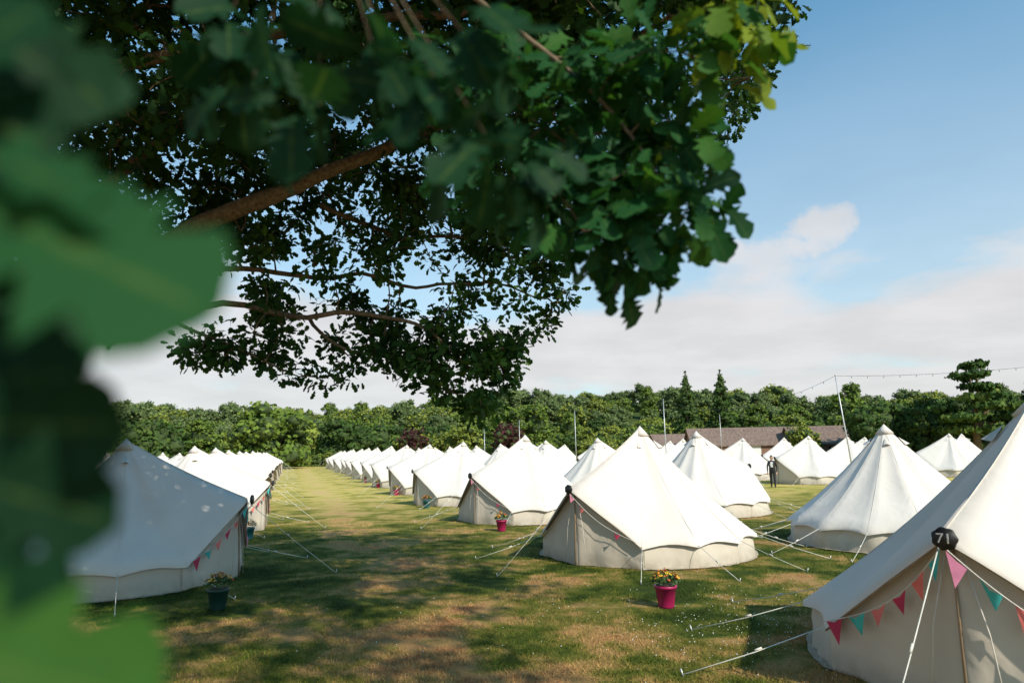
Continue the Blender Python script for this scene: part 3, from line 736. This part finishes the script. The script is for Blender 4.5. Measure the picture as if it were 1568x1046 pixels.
# ---------------------------------------------------------------- sun, sky, camera
sd=Vector((.50,-.63,.588)).normalized()
sl=bpy.data.lights.new('sun','SUN'); sl.energy=5.0; sl.angle=R(.55); sl.color=(1,.915,.77)
so=bpy.data.objects.new('sun',sl); COL.objects.link(so); so.rotation_euler=sd.to_track_quat('Z','Y').to_euler(); so.location=(20,-20,30)
w=bpy.data.worlds.new('World'); scn.world=w; w.use_nodes=True; nt=w.node_tree; bg=nt.nodes['Background']
sky=N(nt,'ShaderNodeTexSky'); sky.sky_type='NISHITA'; sky.sun_disc=False; sky.sun_elevation=math.asin(sd.z); sky.sun_rotation=math.atan2(sd.x,sd.y); sky.air_density=1.0; sky.dust_density=.6; sky.ozone_density=1.0
tint=N(nt,'ShaderNodeMixRGB',blend_type='MULTIPLY'); tint.inputs[0].default_value=1; tint.inputs[2].default_value=(.66,1.85,2.0,1); nt.links.new(sky.outputs[0],tint.inputs[1])
tc=N(nt,'ShaderNodeTexCoord'); sp=N(nt,'ShaderNodeSeparateXYZ'); nt.links.new(tc.outputs['Generated'],sp.inputs[0])
def mth(op,x,y=None,cl=False):
    n=N(nt,'ShaderNodeMath',operation=op); n.use_clamp=cl
    for i,q in enumerate((x,y)):
        if q is None: continue
        if isinstance(q,(int,float)): n.inputs[i].default_value=q
        else: nt.links.new(q,n.inputs[i])
    return n.outputs[0]
zc=mth('ADD',mth('MAXIMUM',sp.outputs['Z'],0),.16)
cb=N(nt,'ShaderNodeCombineXYZ'); nt.links.new(mth('DIVIDE',sp.outputs['X'],zc),cb.inputs[0]); nt.links.new(mth('DIVIDE',sp.outputs['Y'],zc),cb.inputs[1])
def wn(s,d,o=(0,0,0),dist=0,vec=None,ro=.52):
    mp=N(nt,'ShaderNodeMapping'); mp.inputs['Location'].default_value=o; nt.links.new(vec or cb.outputs[0],mp.inputs[0])
    n=N(nt,'ShaderNodeTexNoise'); n.inputs['Scale'].default_value=s; n.inputs['Detail'].default_value=d; n.inputs['Roughness'].default_value=ro; n.inputs['Distortion'].default_value=dist
    nt.links.new(mp.outputs[0],n.inputs['Vector']); return n.outputs['Fac']
n1=wn(1.15,8,(2.3,.7,0),.2)
def mrange(v,a,b_,c,d,smooth=True):
    n=N(nt,'ShaderNodeMapRange'); n.interpolation_type='SMOOTHSTEP' if smooth else 'LINEAR'
    nt.links.new(v,n.inputs[0])
    for i,q in enumerate((a,b_,c,d)): n.inputs[i+1].default_value=q
    return n.outputs[0]
band=mrange(sp.outputs['Z'],.12,.38,1,0)
m1=mrange(mth('ADD',n1,mth('MULTIPLY',band,.54)),.60,1.0,.02,.95)
haze=mrange(sp.outputs['Z'],.03,.60,.80,.02,False)
def puff(cx,cy,cz,sx,sz):
    d=N(nt,'ShaderNodeVectorMath',operation='SUBTRACT'); nt.links.new(tc.outputs['Generated'],d.inputs[0]); d.inputs[1].default_value=(cx,cy,cz)
    mp=N(nt,'ShaderNodeVectorMath',operation='MULTIPLY'); nt.links.new(d.outputs[0],mp.inputs[0]); mp.inputs[1].default_value=(1/sx,0,1/sz)
    l=N(nt,'ShaderNodeVectorMath',operation='LENGTH'); nt.links.new(mp.outputs[0],l.inputs[0])
    nn=wn(17,8,(0,0,0),.2,tc.outputs['Generated'],.6)
    return mrange(mth('ADD',l.outputs['Value'],mth('MULTIPLY',mth('SUBTRACT',nn,.5),2.8)),.3,1.5,.85,0)
pf=mth('MAXIMUM',puff(.355,.89,.258,.090,.026),puff(.408,.87,.282,.045,.026))
yp=mrange(sp.outputs['Y'],0,.2,0,1); pf=mth('MULTIPLY',pf,yp)
mask=mth('MAXIMUM',mth('MAXIMUM',m1,pf),haze)
shade=mrange(wn(2.4,6,(5,3,0)),.3,.7,.93,1.04)
cc=N(nt,'ShaderNodeVectorMath',operation='SCALE'); cc.inputs[0].default_value=(7.9,7.6,7.6); nt.links.new(shade,cc.inputs['Scale'])
mx=N(nt,'ShaderNodeMixRGB'); nt.links.new(mask,mx.inputs[0]); nt.links.new(tint.outputs[0],mx.inputs[1]); nt.links.new(cc.outputs[0],mx.inputs[2])
nt.links.new(mx.outputs[0],bg.inputs['Color']); bg.inputs['Strength'].default_value=.1

cam=bpy.data.cameras.new('camera'); co=bpy.data.objects.new('camera',cam); COL.objects.link(co); scn.camera=co
cam.lens=24; cam.sensor_width=36; cam.clip_start=.02; cam.clip_end=5000
co.matrix_world=Matrix.Translation((0,0,2.5))@Matrix.Rotation(R(99.0),4,'X')@Matrix.Rotation(R(-1.2),4,'Z')
cam.dof.use_dof=True; cam.dof.focus_distance=13; cam.dof.aperture_fstop=1.8
scn.view_settings.view_transform='Standard'; scn.view_settings.look='None'; scn.view_settings.exposure=0
